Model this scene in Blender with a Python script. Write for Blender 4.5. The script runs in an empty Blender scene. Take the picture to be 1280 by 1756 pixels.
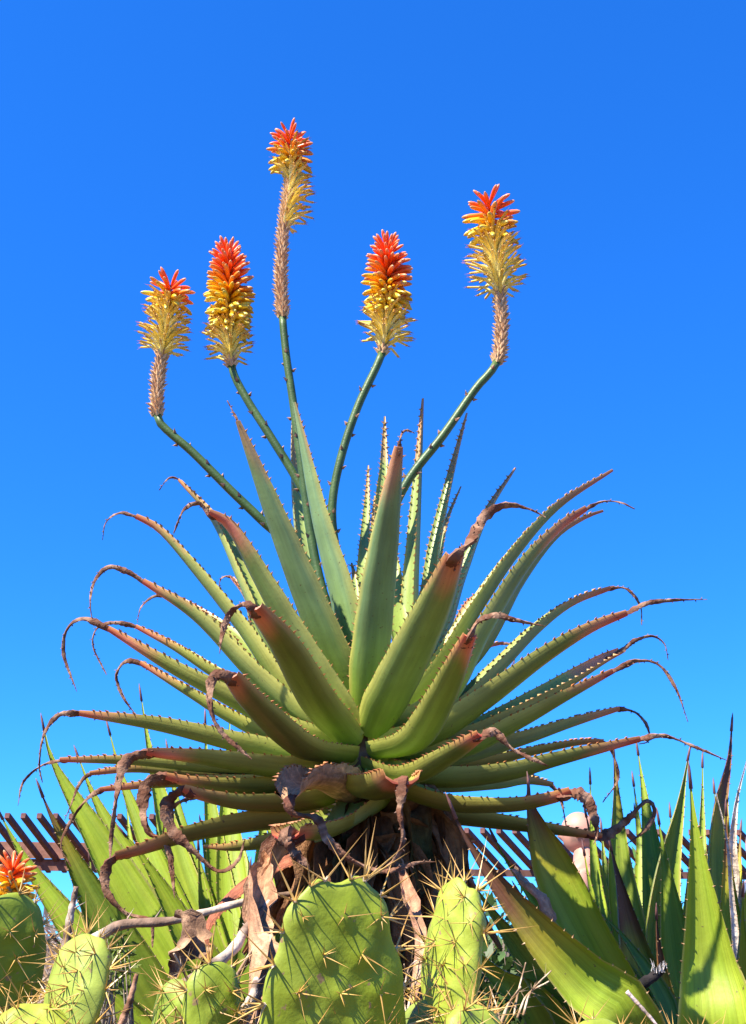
import bpy, bmesh, math, random
import numpy as np
from mathutils import Vector, Matrix, Quaternion
random.seed(11)
rng = np.random.default_rng(5)
R = math.radians
scene = bpy.context.scene
col = scene.collection

# ------------------------------------------------------------------ camera, sky, sun, exposure
F_PX, HORIZON = 1900.0, 1610.0                       # focal length in photo pixels, horizon row
PITCH = math.atan((HORIZON - 878) / F_PX)
CAM = Vector((0, 0, 1.0))
cam = bpy.data.cameras.new('camera'); cam_o = bpy.data.objects.new('camera', cam); col.objects.link(cam_o)
cam_o.location = CAM; cam_o.rotation_euler = (math.pi / 2 + PITCH, 0, 0)
cam.sensor_fit = 'VERTICAL'; cam.sensor_height = 36.0; cam.lens = 36.0 * F_PX / 1756
cam.clip_start = 0.05; cam.clip_end = 3000
scene.camera = cam_o
TO_SUN = Vector((-0.46, -0.41, 0.79)).normalized()
ELEV = math.asin(TO_SUN.z); AZ = math.atan2(TO_SUN.x, TO_SUN.y)
world = bpy.data.worlds.new('World'); scene.world = world; world.use_nodes = True
wn, wl = world.node_tree.nodes, world.node_tree.links
bg = wn['Background']
sky = wn.new('ShaderNodeTexSky'); sky.sky_type = 'NISHITA'; sky.sun_disc = False
sky.sun_elevation = ELEV; sky.sun_rotation = AZ
sky.air_density = 1.0; sky.dust_density = 0.0; sky.ozone_density = 3.0; sky.altitude = 1500
hsv = wn.new('ShaderNodeHueSaturation'); hsv.inputs['Saturation'].default_value = 1.25
hsv.inputs['Hue'].default_value = 0.5
gam = wn.new('ShaderNodeGamma'); gam.inputs['Gamma'].default_value = .72            # the camera's punchy blue rendering of the sky
tint = wn.new('ShaderNodeMix'); tint.data_type = 'RGBA'; tint.blend_type = 'MULTIPLY'; tint.inputs[0].default_value = 1
tint.inputs[7].default_value = (.205, .79, 1.70, 1)
wl.new(sky.outputs[0], hsv.inputs['Color']); wl.new(hsv.outputs[0], gam.inputs['Color']); wl.new(gam.outputs[0], tint.inputs[6])
wl.new(tint.outputs[2], bg.inputs['Color'])
bg.inputs['Strength'].default_value = 0.115
sun = bpy.data.lights.new('sun', 'SUN'); sun.energy = 5.0; sun.angle = R(0.5); sun.color = (1, 0.93, 0.80)
sun_o = bpy.data.objects.new('sun', sun); col.objects.link(sun_o)
sun_o.rotation_euler = TO_SUN.to_track_quat('Z', 'Y').to_euler(); sun_o.location = (-5, -4, 8)
scene.view_settings.view_transform = 'Standard'; scene.view_settings.look = 'None'
scene.view_settings.exposure = 1.35; scene.view_settings.gamma = 1
scene.render.engine = 'CYCLES'

# ------------------------------------------------------------------ helpers
FW = Vector((0, math.cos(PITCH), math.sin(PITCH))); UP = Vector((0, -math.sin(PITCH), math.cos(PITCH)))
def px(x, y, Y):
    """photo pixel -> point at ground distance Y from the camera"""
    d = FW + Vector((1, 0, 0)) * ((x - 640) / F_PX) + UP * ((878 - y) / F_PX)
    return CAM + d * (Y / d.y)
WO = {}
def tag(o, label=None, cat=None, group=None, kind=None):
    if label: o['label'] = label
    if cat: o['category'] = cat
    if group: o['group'] = group
    if kind: o['kind'] = kind
    return o
def thing(name, loc, label, cat, group=None):
    o = bpy.data.objects.new(name, None); col.objects.link(o); o.location = loc; o.empty_display_size = .1
    WO[o] = Vector(loc); return tag(o, label, cat, group)
class MB:
    """collects coloured geometry and links it as one mesh object"""
    def __init__(s): s.v, s.f, s.c, s.uv = [], [], [], []
    def add(s, v, f, c, uv=None):
        s.uv += uv if uv else [(0, 0, 0)] * len(v)
        b = len(s.v); s.v += [tuple(p) for p in v]; s.f += [tuple(i + b for i in q) for q in f]
        s.c += list(c) if isinstance(c, list) else [c] * len(v)
    def mesh(s, name, mat, origin=Vector((0, 0, 0)), smooth=True, sharp=None, recalc=True):
        m = bpy.data.meshes.new(name)
        o = Vector(origin)
        m.from_pydata([(p[0] - o.x, p[1] - o.y, p[2] - o.z) for p in s.v], [], s.f)
        a = m.color_attributes.new('Col', 'FLOAT_COLOR', 'POINT')
        arr = np.ones((len(s.v), 4), dtype=np.float32); arr[:, :3] = np.array(s.c, dtype=np.float32)[:, :3]
        a.data.foreach_set('color', arr.ravel())
        la = m.attributes.new('Luv', 'FLOAT_VECTOR', 'POINT'); la.data.foreach_set('vector', np.array(s.uv, dtype=np.float32).ravel())
        if recalc:
            bm = bmesh.new(); bm.from_mesh(m); bmesh.ops.recalc_face_normals(bm, faces=bm.faces); bm.to_mesh(m); bm.free()
        if smooth: m.polygons.foreach_set('use_smooth', [True] * len(m.polygons))
        if sharp: m.set_sharp_from_angle(angle=R(sharp))
        m.materials.append(mat); return m
    def obj(s, name, mat, parent=None, origin=None, **k):
        o0 = Vector(origin) if origin is not None else Vector(s.v[0])
        ob = bpy.data.objects.new(name, s.mesh(name, mat, o0, **k)); col.objects.link(ob)
        WO[ob] = o0
        if parent: ob.parent = parent; ob.location = o0 - WO[parent]
        else: ob.location = o0
        return ob
def inst(name, mesh, M, parent):
    o = bpy.data.objects.new(name, mesh); col.objects.link(o); o.parent = parent
    o.matrix_basis = Matrix.Translation(-WO[parent]) @ M; return o
def lerp(a, b, t): return a + (b - a) * t
def mixc(a, b, t):
    t = max(0, min(1, t)); return tuple(a[i] + (b[i] - a[i]) * t for i in range(3))
def sstep(a, b, x):
    t = max(0, min(1, (x - a) / (b - a))); return t * t * (3 - 2 * t)
def spline(pts, n):
    """Catmull-Rom through pts, n+1 samples even in arc length"""
    P = [Vector(p) for p in pts]
    P = [P[0] * 2 - P[1]] + P + [P[-1] * 2 - P[-2]]
    out = []
    for i in range(1, len(P) - 2):
        a, b, c, d = P[i - 1:i + 3]
        for k in range(16):
            t = k / 16
            out.append(0.5 * ((2 * b) + (c - a) * t + (2 * a - 5 * b + 4 * c - d) * t * t + (3 * b - a - 3 * c + d) * t ** 3))
    out.append(P[-2])
    L = [0]
    for i in range(1, len(out)): L.append(L[-1] + (out[i] - out[i - 1]).length)
    res, j = [], 0
    for k in range(n + 1):
        s = L[-1] * k / n
        while j < len(L) - 2 and L[j + 1] < s: j += 1
        t = (s - L[j]) / max(1e-9, L[j + 1] - L[j]); res.append(out[j].lerp(out[j + 1], max(0, min(1, t))))
    return res, L[-1]
def tangents(p):
    return [(p[min(i + 1, len(p) - 1)] - p[max(i - 1, 0)]).normalized() for i in range(len(p))]
def tube(mb, pts, rad, c, n=8, cap=True, flat=1.0, twist=0.0, jit=0.0):
    """tube along pts; rad / c may be functions of u"""
    T = tangents(pts); N = len(pts); v, f, cs = [], [], []
    ref = Vector((0, 0, 1)) if abs(T[0].z) < .9 else Vector((1, 0, 0))
    a = T[0].cross(ref).normalized()
    for i, p in enumerate(pts):
        u = i / (N - 1); a = (a - T[i] * a.dot(T[i])).normalized(); b = T[i].cross(a)
        r = rad(u) if callable(rad) else rad; cc = c(u) if callable(c) else c
        for k in range(n):
            an = 2 * math.pi * k / n; x, y = math.cos(an), math.sin(an) * flat
            if twist: tw = twist * u; x, y = x * math.cos(tw) - y * math.sin(tw), x * math.sin(tw) + y * math.cos(tw)
            rr = r * (1 + (random.uniform(-jit, jit) if jit else 0))
            v.append(p + (a * x + b * y) * rr); cs.append(cc)
    for i in range(N - 1):
        for k in range(n):
            f.append((i * n + k, i * n + (k + 1) % n, (i + 1) * n + (k + 1) % n, (i + 1) * n + k))
    if cap: f.append(tuple(range(n))[::-1]); f.append(tuple((N - 1) * n + k for k in range(n)))
    mb.add(v, f, cs)
def cone(mb, p, d, L, r, c0, c1, n=4, ref=None):
    d = d.normalized(); a = d.orthogonal().normalized() if ref is None else (ref - d * ref.dot(d)).normalized(); b = d.cross(a)
    v = [p + (a * math.cos(2 * math.pi * k / n) + b * math.sin(2 * math.pi * k / n)) * r for k in range(n)] + [p + d * L]
    mb.add(v, [(k, (k + 1) % n, n) for k in range(n)] + [tuple(range(n))[::-1]], [c0] * n + [c1])
def box(mb, c, ex, ey, ez, colr):
    """box from centre and three half-edge vectors"""
    v = [c + ex * i + ey * j + ez * k for i in (-1, 1) for j in (-1, 1) for k in (-1, 1)]
    mb.add(v, [(0, 1, 3, 2), (4, 6, 7, 5), (0, 4, 5, 1), (2, 3, 7, 6), (0, 2, 6, 4), (1, 5, 7, 3)], colr)

# ------------------------------------------------------------------ materials (colour comes from the 'Col' attribute, grain from noise)
def material(name, rough=.5, spec=.4, var=.25, scale=30, bump=.15, bscale=200, trans=0.0, spots=None, streak=None, sss=0, sheen=0, tcol=None):
    m = bpy.data.materials.new(name); m.use_nodes = True
    n, l = m.node_tree.nodes, m.node_tree.links
    b = n['Principled BSDF']; out = n['Material Output']
    at = n.new('ShaderNodeAttribute'); at.attribute_name = 'Col'
    tc = n.new('ShaderNodeTexCoord')
    no = n.new('ShaderNodeTexNoise'); no.inputs['Scale'].default_value = scale; no.inputs['Detail'].default_value = 5
    l.new(tc.outputs['Object'], no.inputs['Vector'])
    mr = n.new('ShaderNodeMapRange'); mr.inputs[1].default_value = .25; mr.inputs[2].default_value = .75
    mr.inputs[3].default_value = 1 - var; mr.inputs[4].default_value = 1 + var
    l.new(no.outputs['Fac'], mr.inputs[0])
    mx = n.new('ShaderNodeMix'); mx.data_type = 'RGBA'; mx.blend_type = 'MULTIPLY'; mx.inputs[0].default_value = 1
    l.new(at.outputs['Color'], mx.inputs[6]); l.new(mr.outputs[0], mx.inputs[7])
    c = mx.outputs[2]; hgt = None
    if streak:
        la = n.new('ShaderNodeAttribute'); la.attribute_name = 'Luv'
        mp = n.new('ShaderNodeMapping'); mp.inputs['Scale'].default_value = (streak[0], streak[1], 1); l.new(la.outputs['Vector'], mp.inputs['Vector'])
        sn = n.new('ShaderNodeTexNoise'); sn.inputs['Scale'].default_value = 1; sn.inputs['Detail'].default_value = 6; sn.inputs['Roughness'].default_value = .62
        l.new(mp.outputs[0], sn.inputs['Vector']); hgt = sn.outputs['Fac']
        sr = n.new('ShaderNodeMapRange'); sr.inputs[1].default_value = .3; sr.inputs[2].default_value = .7; sr.inputs[3].default_value = 1 - streak[2]; sr.inputs[4].default_value = 1 + streak[2]
        l.new(sn.outputs['Fac'], sr.inputs[0])
        m3 = n.new('ShaderNodeMix'); m3.data_type = 'RGBA'; m3.blend_type = 'MULTIPLY'; m3.inputs[0].default_value = 1
        l.new(c, m3.inputs[6]); l.new(sr.outputs[0], m3.inputs[7]); c = m3.outputs[2]
        rr = n.new('ShaderNodeMapRange'); rr.inputs[3].default_value = rough - .1; rr.inputs[4].default_value = rough + .15; l.new(no.outputs['Fac'], rr.inputs[0]); l.new(rr.outputs[0], b.inputs['Roughness'])
    if spots:
        sc, th, sc_col = spots
        vo = n.new('ShaderNodeTexNoise'); vo.inputs['Scale'].default_value = sc; vo.inputs['Detail'].default_value = 2
        l.new(tc.outputs['Object'], vo.inputs['Vector'])
        r2 = n.new('ShaderNodeMapRange'); r2.inputs[1].default_value = th; r2.inputs[2].default_value = th + .05
        l.new(vo.outputs['Fac'], r2.inputs[0])
        m2 = n.new('ShaderNodeMix'); m2.data_type = 'RGBA'; m2.inputs[7].default_value = (*sc_col, 1)
        l.new(r2.outputs[0], m2.inputs[0]); l.new(c, m2.inputs[6]); c = m2.outputs[2]
    l.new(c, b.inputs['Base Color'])
    b.inputs['Roughness'].default_value = rough; b.inputs['Specular IOR Level'].default_value = spec
    if sss:
        b.inputs['Subsurface Weight'].default_value = sss; b.inputs['Subsurface Radius'].default_value = (.02, .03, .005); b.inputs['Subsurface Scale'].default_value = .3
    if bump:
        bn = n.new('ShaderNodeTexNoise'); bn.inputs['Scale'].default_value = bscale; bn.inputs['Detail'].default_value = 3
        l.new(tc.outputs['Object'], bn.inputs['Vector'])
        bp = n.new('ShaderNodeBump'); bp.inputs['Strength'].default_value = bump; bp.inputs['Distance'].default_value = .004
        l.new(bn.outputs['Fac'], bp.inputs['Height']); l.new(bp.outputs[0], b.inputs['Normal'])
        if hgt is not None:
            b2_ = n.new('ShaderNodeBump'); b2_.inputs['Strength'].default_value = streak[3]; b2_.inputs['Distance'].default_value = .006
            l.new(hgt, b2_.inputs['Height']); l.new(bp.outputs[0], b2_.inputs['Normal']); l.new(b2_.outputs[0], b.inputs['Normal'])
    if trans:
        t = n.new('ShaderNodeBsdfTranslucent'); ms = n.new('ShaderNodeMixShader'); ms.inputs[0].default_value = trans
        l.new(c, t.inputs['Color']); l.new(b.outputs[0], ms.inputs[1]); l.new(t.outputs[0], ms.inputs[2]); l.new(ms.outputs[0], out.inputs['Surface'])
    return m
M_LEAF = material('aloe_leaf', rough=.42, spec=.35, var=.16, scale=14, bump=.10, bscale=120, spots=(160, .70, (.10, .07, .03)), streak=(7, 60, .16, .12))
M_TEETH = material('teeth', rough=.5, var=.2)
M_DRY = material('dry_leaf', rough=.75, spec=.2, var=.45, scale=60, bump=.7, bscale=160, streak=(12, 90, .35, .6))
M_AGAVE = material('agave_leaf', rough=.42, spec=.35, var=.14, scale=9, bump=.12, bscale=90, trans=.22, spots=(90, .71, (.16, .12, .04)), streak=(2.5, 75, .24, .3))
M_PETAL = material('petal', rough=.35, spec=.4, var=.08, scale=80, bump=0, trans=.12)
M_WITHER = material('withered', rough=.65, spec=.2, var=.3, scale=120, bump=.2, trans=.1)
M_STALK = material('stalk', rough=.45, var=.2, scale=40, bump=.2)
M_PAD = material('cactus_pad', rough=.5, spec=.3, var=.24, scale=26, bump=.22, bscale=120, spots=(75, .665, (.25, .17, .07)))
M_SPINE = material('spine', rough=.4, spec=.4, var=.2, bump=0)
M_WOOD = material('wood', rough=.8, spec=.15, var=.35, scale=12, bump=.4, bscale=60)
M_BARK = material('bark', rough=.9, spec=.1, var=.5, scale=40, bump=.8, bscale=90)
M_SOIL = material('soil', rough=.95, spec=.1, var=.4, scale=6, bump=.8, bscale=25)
M_FOLIAGE = material('foliage', rough=.5, var=.3, scale=20, bump=0, trans=.3)
M_SKIN = material('skin', rough=.5, spec=.35, var=.08, scale=20, bump=.05)
M_CLOTH = material('cloth', rough=.85, spec=.1, var=.15, scale=30, bump=.2)

# ------------------------------------------------------------------ ground
def ground_z(x, y):
    r = math.hypot(x / 2.6, (y - 2.7) / 1.5)
    return .38 * math.exp(-r ** 4) + .03 * math.sin(3.1 * x + 1.3 * y) * math.exp(-(x * x + y * y) / 90) + .015 * math.sin(9 * x) * math.cos(7 * y) * math.exp(-(x * x + y * y) / 60)
g = MB()
ax = sorted(set([-1500, -500, -150, -60, -30, -18] + [round(-12 + .25 * i, 3) for i in range(97)] + [18, 30, 60, 150, 500, 1500]))
ay = sorted(set([-1500, -400, -100, -30, -12] + [round(-5 + .25 * i, 3) for i in range(97)] + [24, 32, 60, 150, 500, 2400]))
gv = [(x, y, ground_z(x, y)) for y in ay for x in ax]; nx = len(ax)
g.add(gv, [(j * nx + i, j * nx + i + 1, (j + 1) * nx + i + 1, (j + 1) * nx + i) for j in range(len(ay) - 1) for i in range(nx - 1)], (.13, .090, .055))
tag(g.obj('ground', M_SOIL, origin=(0, 0, 0), recalc=False), 'dry brown soil under the succulents', kind='structure')

# ------------------------------------------------------------------ leaf blade
def blade(P, side, W, th, ch, colr, n_hint, ncross=7, wob=0.0, roll=None):
    """P: points; side: vector or fn; W,th,ch: fns of u; colr: fn(u, v, upper). Returns MB and margin data"""
    T = tangents(P); N = len(P); mb = MB(); v, f, cs, uvs = [], [], [], []; marg = []; k0 = random.uniform(0, 50)
    Lt = sum((P[i + 1] - P[i]).length for i in range(N - 1)); wm = max(W(.3), W(.5))
    m = ncross; K = 2 * m - 2
    vs = [-1 + 2 * k / (m - 1) for k in range(m)]
    for i, p in enumerate(P):
        u = i / (N - 1); s = side; s = (s - T[i] * s.dot(T[i])).normalized(); n = s.cross(T[i])
        if n.dot(n_hint) < 0 and i == 0: side = -side; s = -s; n = -n
        elif i > 0: n = s.cross(T[i])
        if roll: q = Quaternion(T[i], roll(u)); s = q @ s; n = q @ n
        w, t, c = W(u) / 2, th(u), ch(u) * W(u)
        wb = (lambda: 1 + random.uniform(-wob, wob)) if wob else (lambda: 1)
        row_u, row_l = [], []
        for vv in vs:
            row_u.append((p + s * (w * math.sin(vv * math.pi / 2) * wb()) + n * (c * vv * vv * wb()), colr(u, vv, True)))
        for vv in vs[1:-1][::-1]:
            row_l.append((p + s * (w * math.sin(vv * math.pi / 2) * wb()) + n * (c * vv * vv - t * (1 - vv * vv) ** .65), colr(u, vv, False)))
        for q, cc in row_u + row_l: v.append(q); cs.append(cc)
        for vv in vs: uvs.append((u * Lt, vv * wm, k0))
        for vv in vs[1:-1][::-1]: uvs.append((u * Lt, vv * wm, k0 + 3))
        marg.append((row_u[0][0], row_u[-1][0], s, n, T[i]))
    for i in range(N - 1):
        for k in range(K):
            f.append((i * K + k, i * K + (k + 1) % K, (i + 1) * K + (k + 1) % K, (i + 1) * K + k))
    f.append(tuple(range(K))[::-1]); f.append(tuple((N - 1) * K + k for k in range(K)))
    mb.add(v, f, cs, uvs); return mb, marg
def margin_teeth(marg, L, spacing, size, c0, c1, u0=.04, u1=.97):
    mb = MB(); N = len(marg); cnt = int(L / spacing)
    for sd in (0, 1):
        for k in range(cnt):
            u = u0 + (u1 - u0) * (k + .5 + random.uniform(-.25, .25)) / cnt
            x = u * (N - 1); i = min(int(x), N - 2); t = x - i
            p = marg[i][sd].lerp(marg[i + 1][sd], t); s = marg[i][2] * (1 if sd else -1); n = marg[i][3]; tt = marg[i][4]
            z = size * random.uniform(.7, 1.2) * (.75 + .4 * u)
            cone(mb, p - s * z * .35, s * .9 + tt * .45 + n * .2, z * 1.35, z * .42, c0, c1, 4, tt)
    return mb

# ------------------------------------------------------------------ the aloe
D = 2.40
AX, STEM = 622, 1290
aloe_base = px(640, 1500, D); aloe_base.z = ground_z(aloe_base.x, D) - .02
aloe = thing('aloe_plant', aloe_base, 'large tree aloe with wide spiny rosette and five red and yellow flower spikes', 'aloe')
GLAU, YEL, OLV = (.155, .240, .092), (.140, .205, .032), (.092, .105, .016)
BASEC, RED, SALM = (.20, .30, .030), (.60, .075, .055), (.68, .18, .125)
def dry_tip(pts, w, parent, c=(.125, .050, .026), pinch=True, seed=None):
    P, L = spline(pts, max(14, int(len(pts) * 7)))
    mb = MB(); k1 = random.uniform(0, 6)
    def rad(u): return (w * (1 - u) ** .75 * .5 + .0011) * (1 + .22 * math.sin(u * 31 + k1) * (1 - u))
    def cc(u): return mixc(mixc((.12, .035, .022), c, sstep(0, .22, u)), (.40, .24, .15), sstep(.02, .3, u) * (.22 + .30 * math.sin(u * 23 + k1) + .3 * random.uniform(-1, 1)))
    tube(mb, P, rad, cc, n=7, flat=.5, twist=random.uniform(3, 8), jit=.22)
    T = tangents(P)
    for i in range(1, len(P) - 2, 2):
        if random.random() < .75:
            d = T[i].orthogonal().normalized(); d = Quaternion(T[i], random.uniform(0, 6.3)) @ d
            cone(mb, P[i] + d * rad(i / len(P)) * .6, d + T[i] * .4, .0055, .0022, mixc(c, (0, 0, 0), .3), (.32, .2, .15), 3)
    return mb.obj('dry_tip', M_DRY, parent, smooth=True, sharp=50)
NLEAF = 0
def aloe_leaf(pts, dy, tone='g', w=.108, we=.02, red=.6, tip=None, tipw=.013, tipdy=0.0, pw=1.8, roll=0.0, by=None, root=aloe, th0=.030, ch0=.20, teeth=1.0, conn=True, depth=D, mat=None, cfun=None, wob=0.0, ax=AX, twist=0.0):
    global NLEAF; NLEAF += 1
    pts = list(pts)
    if conn and abs(pts[0][0] - ax) > 35:
        y0 = pts[0][1]; sy = min(1420, max(1262, lerp(y0, STEM, .55)))
        pts = [(ax + .12 * (pts[0][0] - ax), sy)] + pts
    L2 = [0]
    for a, b in zip(pts, pts[1:]): L2.append(L2[-1] + math.dist(a, b))
    d0 = depth + (by if by is not None else max(-.07, min(.07, dy * .25)))
    P3 = [px(x, y, d0 + dy * (l / L2[-1]) ** 1.0) for (x, y), l in zip(pts, L2)]
    P, L = spline(P3, 30)
    hz = Vector((P[22].x - P[0].x, P[22].y - P[0].y, 0))
    if hz.length < .05: hz = Vector((hz.x, -.05, 0))
    hz.normalize(); side = Vector((-hz.y, hz.x, 0))
    hint = Vector((0, 0, 1)) - hz * .8
    we_ = we if tip else .004
    pw_ = pw if tip else min(pw, 1.35)
    k1, k2 = random.uniform(0, 9), random.uniform(.85, 1.12)
    main = {'g': GLAU, 'y': YEL, 'o': OLV, 'm': mixc(GLAU, YEL, .6)}[tone]
    main = tuple(m * k2 for m in main)
    def Wf(u): return (we_ + (w - we_) * (1 - u ** pw_)) * (.82 + .18 * sstep(0, .18, u)) * (1 + .012 * math.sin(u * 40 + k1))
    def cf(u, v, upper):
        if cfun: return cfun(u, v, upper)
        c = mixc(mixc(BASEC, YEL, .3), main, sstep(.02, .42, u))
        if tone == 'o': c = mixc(c, (.13, .10, .025), sstep(.55, .92, u) * .35)
        r = min(1, red * 1.15) * sstep(.84 - .08 * red, .955, u + .05 * math.sin(v * 3 + k1))
        c = mixc(c, mixc(SALM, RED, sstep(.90, .98, u)), r * (.75 if tone == 'g' else 1))
        if abs(v) > .98: c = mixc(c, (.55, .36, .08), .7)
        elif abs(v) > .6 and tone in 'yom': c = mixc(c, (.32, .18, .05), .2 * red)
        if upper: c = mixc(c, (.36, .42, .09) if u < .8 else (.60, .30, .12), .5)  # upper side coloured brighter, sunlight painted into the leaf
        return c
    rl = (lambda u: roll + twist * u * u) if (roll or twist) else None
    mb, marg = blade(P, side, Wf, lambda u: th0 * (1 - .80 * u) * (w / .108), lambda u: ch0 * (1 + .5 * u), cf, hint, wob=wob, roll=rl)
    lf = mb.obj('leaf', mat or M_LEAF, root, sharp=55)
    if teeth:
        ct = (.46, .30, .10) if tone in 'gm' else (.40, .17, .05)
        margin_teeth(marg, L, .021, .0076 * teeth, ct, (.30, .08, .035)).obj('teeth', M_TEETH, lf, smooth=False)['kind'] = 'stuff'
    if tip:
        dt = d0 + dy; q = [pts[-1]] + list(tip); l = [0]
        for a, b in zip(q, q[1:]): l.append(l[-1] + math.dist(a, b))
        back = P[-3]
        dry_tip([back] + [px(x, y, dt + tipdy * s / l[-1]) for (x, y), s in zip(q, l)], tipw if tipw > .012 else tipw, lf)
    return lf
A = aloe_leaf
# heart and back leaves (drawn from the far side forward)
A([(535, 1030), (514, 900), (505, 800), (502, 700)], .30, 'g', w=.075, red=.1)
A([(690, 1100), (655, 900), (658, 800), (660, 714)], .20, 'g', w=.062, red=.05, conn=False)
A([(618, 1080), (626, 930), (630, 860), (632, 798)], .30, 'g', w=.040, red=.05, conn=False)
A([(612, 1090), (609, 1000), (603, 965)], .10, 'g', w=.035, red=.0, conn=False)
A([(640, 1090), (640, 920), (643, 850)], .34, 'g', w=.036, red=.0, conn=False)
A([(695, 1150), (708, 980), (717, 830), (725, 683)], .10, 'g', w=.072, red=.5)
A([(725, 1060), (748, 930), (775, 810), (801, 708)], .18, 'g', w=.058, red=.4, roll=.3)
A([(735, 1030), (765, 900), (791, 834)], .40, 'g', w=.04, red=.1, tip=None)
A([(745, 1110), (790, 990), (835, 880), (884, 802)], .26, 'g', w=.07, red=.5, roll=.2)
A([(760, 1120), (800, 1040), (825, 1015)], .42, 'y', w=.045, red=.8, tip=[(840, 1008), (850, 1018)], we=.012, tipw=.008)
A([(770, 1180), (830, 1115), (860, 1104)], .45, 'o', w=.05, red=.9, tip=[(876, 1106), (882, 1125), (880, 1160)], tipw=.009)
A([(450, 1100), (425, 1030), (397, 990)], .40, 'y', w=.045, red=.8, tip=[(380, 992), (374, 1016)], we=.013, tipw=.008)
A([(500, 1190), (475, 1140), (462, 1125)], .45, 'o', w=.04, red=.9, tip=[(456, 1128)], we=.012, tipw=.008)
# right, from steep to level
A([(735, 1165), (810, 1050), (880, 950), (955, 868), (1050, 805)], .12, 'm', w=.10, red=.6)
A([(810, 1130), (890, 1000), (950, 922), (1000, 888), (1034, 875)], .18, 'm', w=.09, red=.6)
A([(760, 1200), (830, 1080), (900, 970), (960, 905), (1005, 873)], .0, 'm', w=.105, red=.8, tip=[(1035, 860), (1065, 862), (1089, 873)], tipw=.010)
A([(765, 1225), (850, 1150), (920, 1080), (980, 1035), (1045, 1010)], .22, 'g', w=.085, red=.8, tip=[(1075, 1010), (1098, 1038), (1101, 1072)], tipw=.012)
A([(740, 1258), (830, 1203), (930, 1130), (1010, 1080), (1075, 1052)], -.08, 'y', w=.105, red=.8, tip=[(1112, 1034), (1160, 1029), (1213, 1028)], tipw=.014)
A([(765, 1272), (870, 1227), (960, 1178), (1030, 1135), (1065, 1117)], .22, 'g', w=.10, red=.9, tip=[(1090, 1098), (1120, 1091), (1140, 1105), (1146, 1132)], tipw=.013, twist=.7)
A([(780, 1288), (880, 1244), (970, 1195), (1050, 1152)], .02, 'y', w=.095, red=.8, tip=[(1090, 1134), (1130, 1140), (1160, 1182), (1180, 1238)], tipw=.013)
A([(760, 1300), (880, 1272), (980, 1240), (1060, 1216)], .28, 'g', w=.10, red=.7, tip=[(1090, 1222), (1110, 1245), (1113, 1270), (1096, 1276)], tipw=.013)
A([(800, 1312), (900, 1292), (980, 1276), (1032, 1272)], .45, 'o', w=.075, red=.5, tip=[(1050, 1290), (1060, 1335), (1034, 1376)], tipw=.013)
A([(750, 1334), (860, 1328), (960, 1303), (1098, 1268)], -.06, 'y', w=.092, red=1., tip=[(1140, 1262), (1190, 1280), (1247, 1304)], tipw=.013)
A([(740, 1345), (850, 1346), (900, 1340), (945, 1346)], .42, 'g', w=.085, red=.3, tip=[(962, 1372), (972, 1420)], tipw=.015)
A([(740, 1330), (830, 1322), (925, 1332)], .50, 'g', w=.08, red=.3)
A([(760, 1376), (870, 1384), (940, 1374), (985, 1360)], -.24, 'o', w=.08, red=.8, tip=[(1008, 1372), (1020, 1405), (1024, 1432), (1018, 1448)], tipw=.034, we=.034)
A([(700, 1388), (800, 1404), (900, 1418), (1030, 1436)], .12, 'o', w=.085, red=.6, tip=[(1070, 1412), (1108, 1374), (1123, 1392), (1106, 1424), (1074, 1448)], tipw=.024, we=.024)
A([(690, 1400), (760, 1440), (815, 1442)], .25, 'o', w=.09, red=1.)
A([(700, 1370), (780, 1385), (850, 1400)], .35, 'g', w=.10, red=.2)
# left, from steep to level
A([(480, 1120), (425, 1010), (370, 895), (308, 823)], .20, 'm', w=.085, red=.5, tip=[(290, 820), (273, 841)], tipw=.008, we=.012)
A([(525, 1130), (450, 1000), (395, 905), (358, 880)], -.18, 'm', w=.09, red=.8, tip=[(342, 863), (316, 874), (298, 915)], tipw=.014)
A([(500, 1190), (420, 1080), (330, 970), (275, 910), (235, 887)], .06, 'm', w=.09, red=.8, tip=[(205, 880), (182, 896), (176, 926)], tipw=.010)
A([(470, 1170), (390, 1085), (310, 1030), (285, 1022)], .30, 'y', w=.085, red=.9, tip=[(262, 1024), (242, 1042), (236, 1068)], tipw=.010)
A([(535, 1240), (440, 1160), (340, 1060), (247, 998)], .0, 'm', w=.10, red=.8, tip=[(215, 979), (185, 973), (162, 998), (155, 1035), (161, 1075)], tipw=.014)
A([(480, 1205), (380, 1160), (300, 1110), (236, 1076)], .20, 'y', w=.085, red=.8, tip=[(200, 1068), (168, 1076), (160, 1108), (183, 1157)], tipw=.012)
A([(515, 1258), (420, 1210), (300, 1148), (187, 1079)], .0, 'y', w=.10, red=.8, tip=[(145, 1061), (116, 1078), (110, 1122), (132, 1186)], tipw=.016)
A([(500, 1276), (400, 1232), (320, 1185), (243, 1138)], .15, 'y', w=.085, red=.7, tip=[(215, 1135), (200, 1160), (213, 1198), (237, 1230)], tipw=.015)
A([(540, 1300), (420, 1278), (280, 1246), (138, 1224)], .02, 'y', w=.10, red=.8, tip=[(100, 1227), (75, 1262), (68, 1312), (73, 1342)], tipw=.015)
A([(500, 1318), (350, 1315), (230, 1306), (106, 1304)], .22, 'y', w=.075, red=.8, tip=[(70, 1314), (40, 1342), (31, 1382)], tipw=.011)
A([(480, 1328), (350, 1328), (240, 1320), (158, 1327)], .40, 'o', w=.075, red=.5, tip=[(138, 1342), (120, 1385), (111, 1406)], tipw=.012)
A([(500, 1340), (350, 1342), (270, 1346), (175, 1355)], .22, 'o', w=.07, red=.7, tip=[(148, 1372), (120, 1412), (105, 1450), (122, 1486)], tipw=.013)
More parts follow.
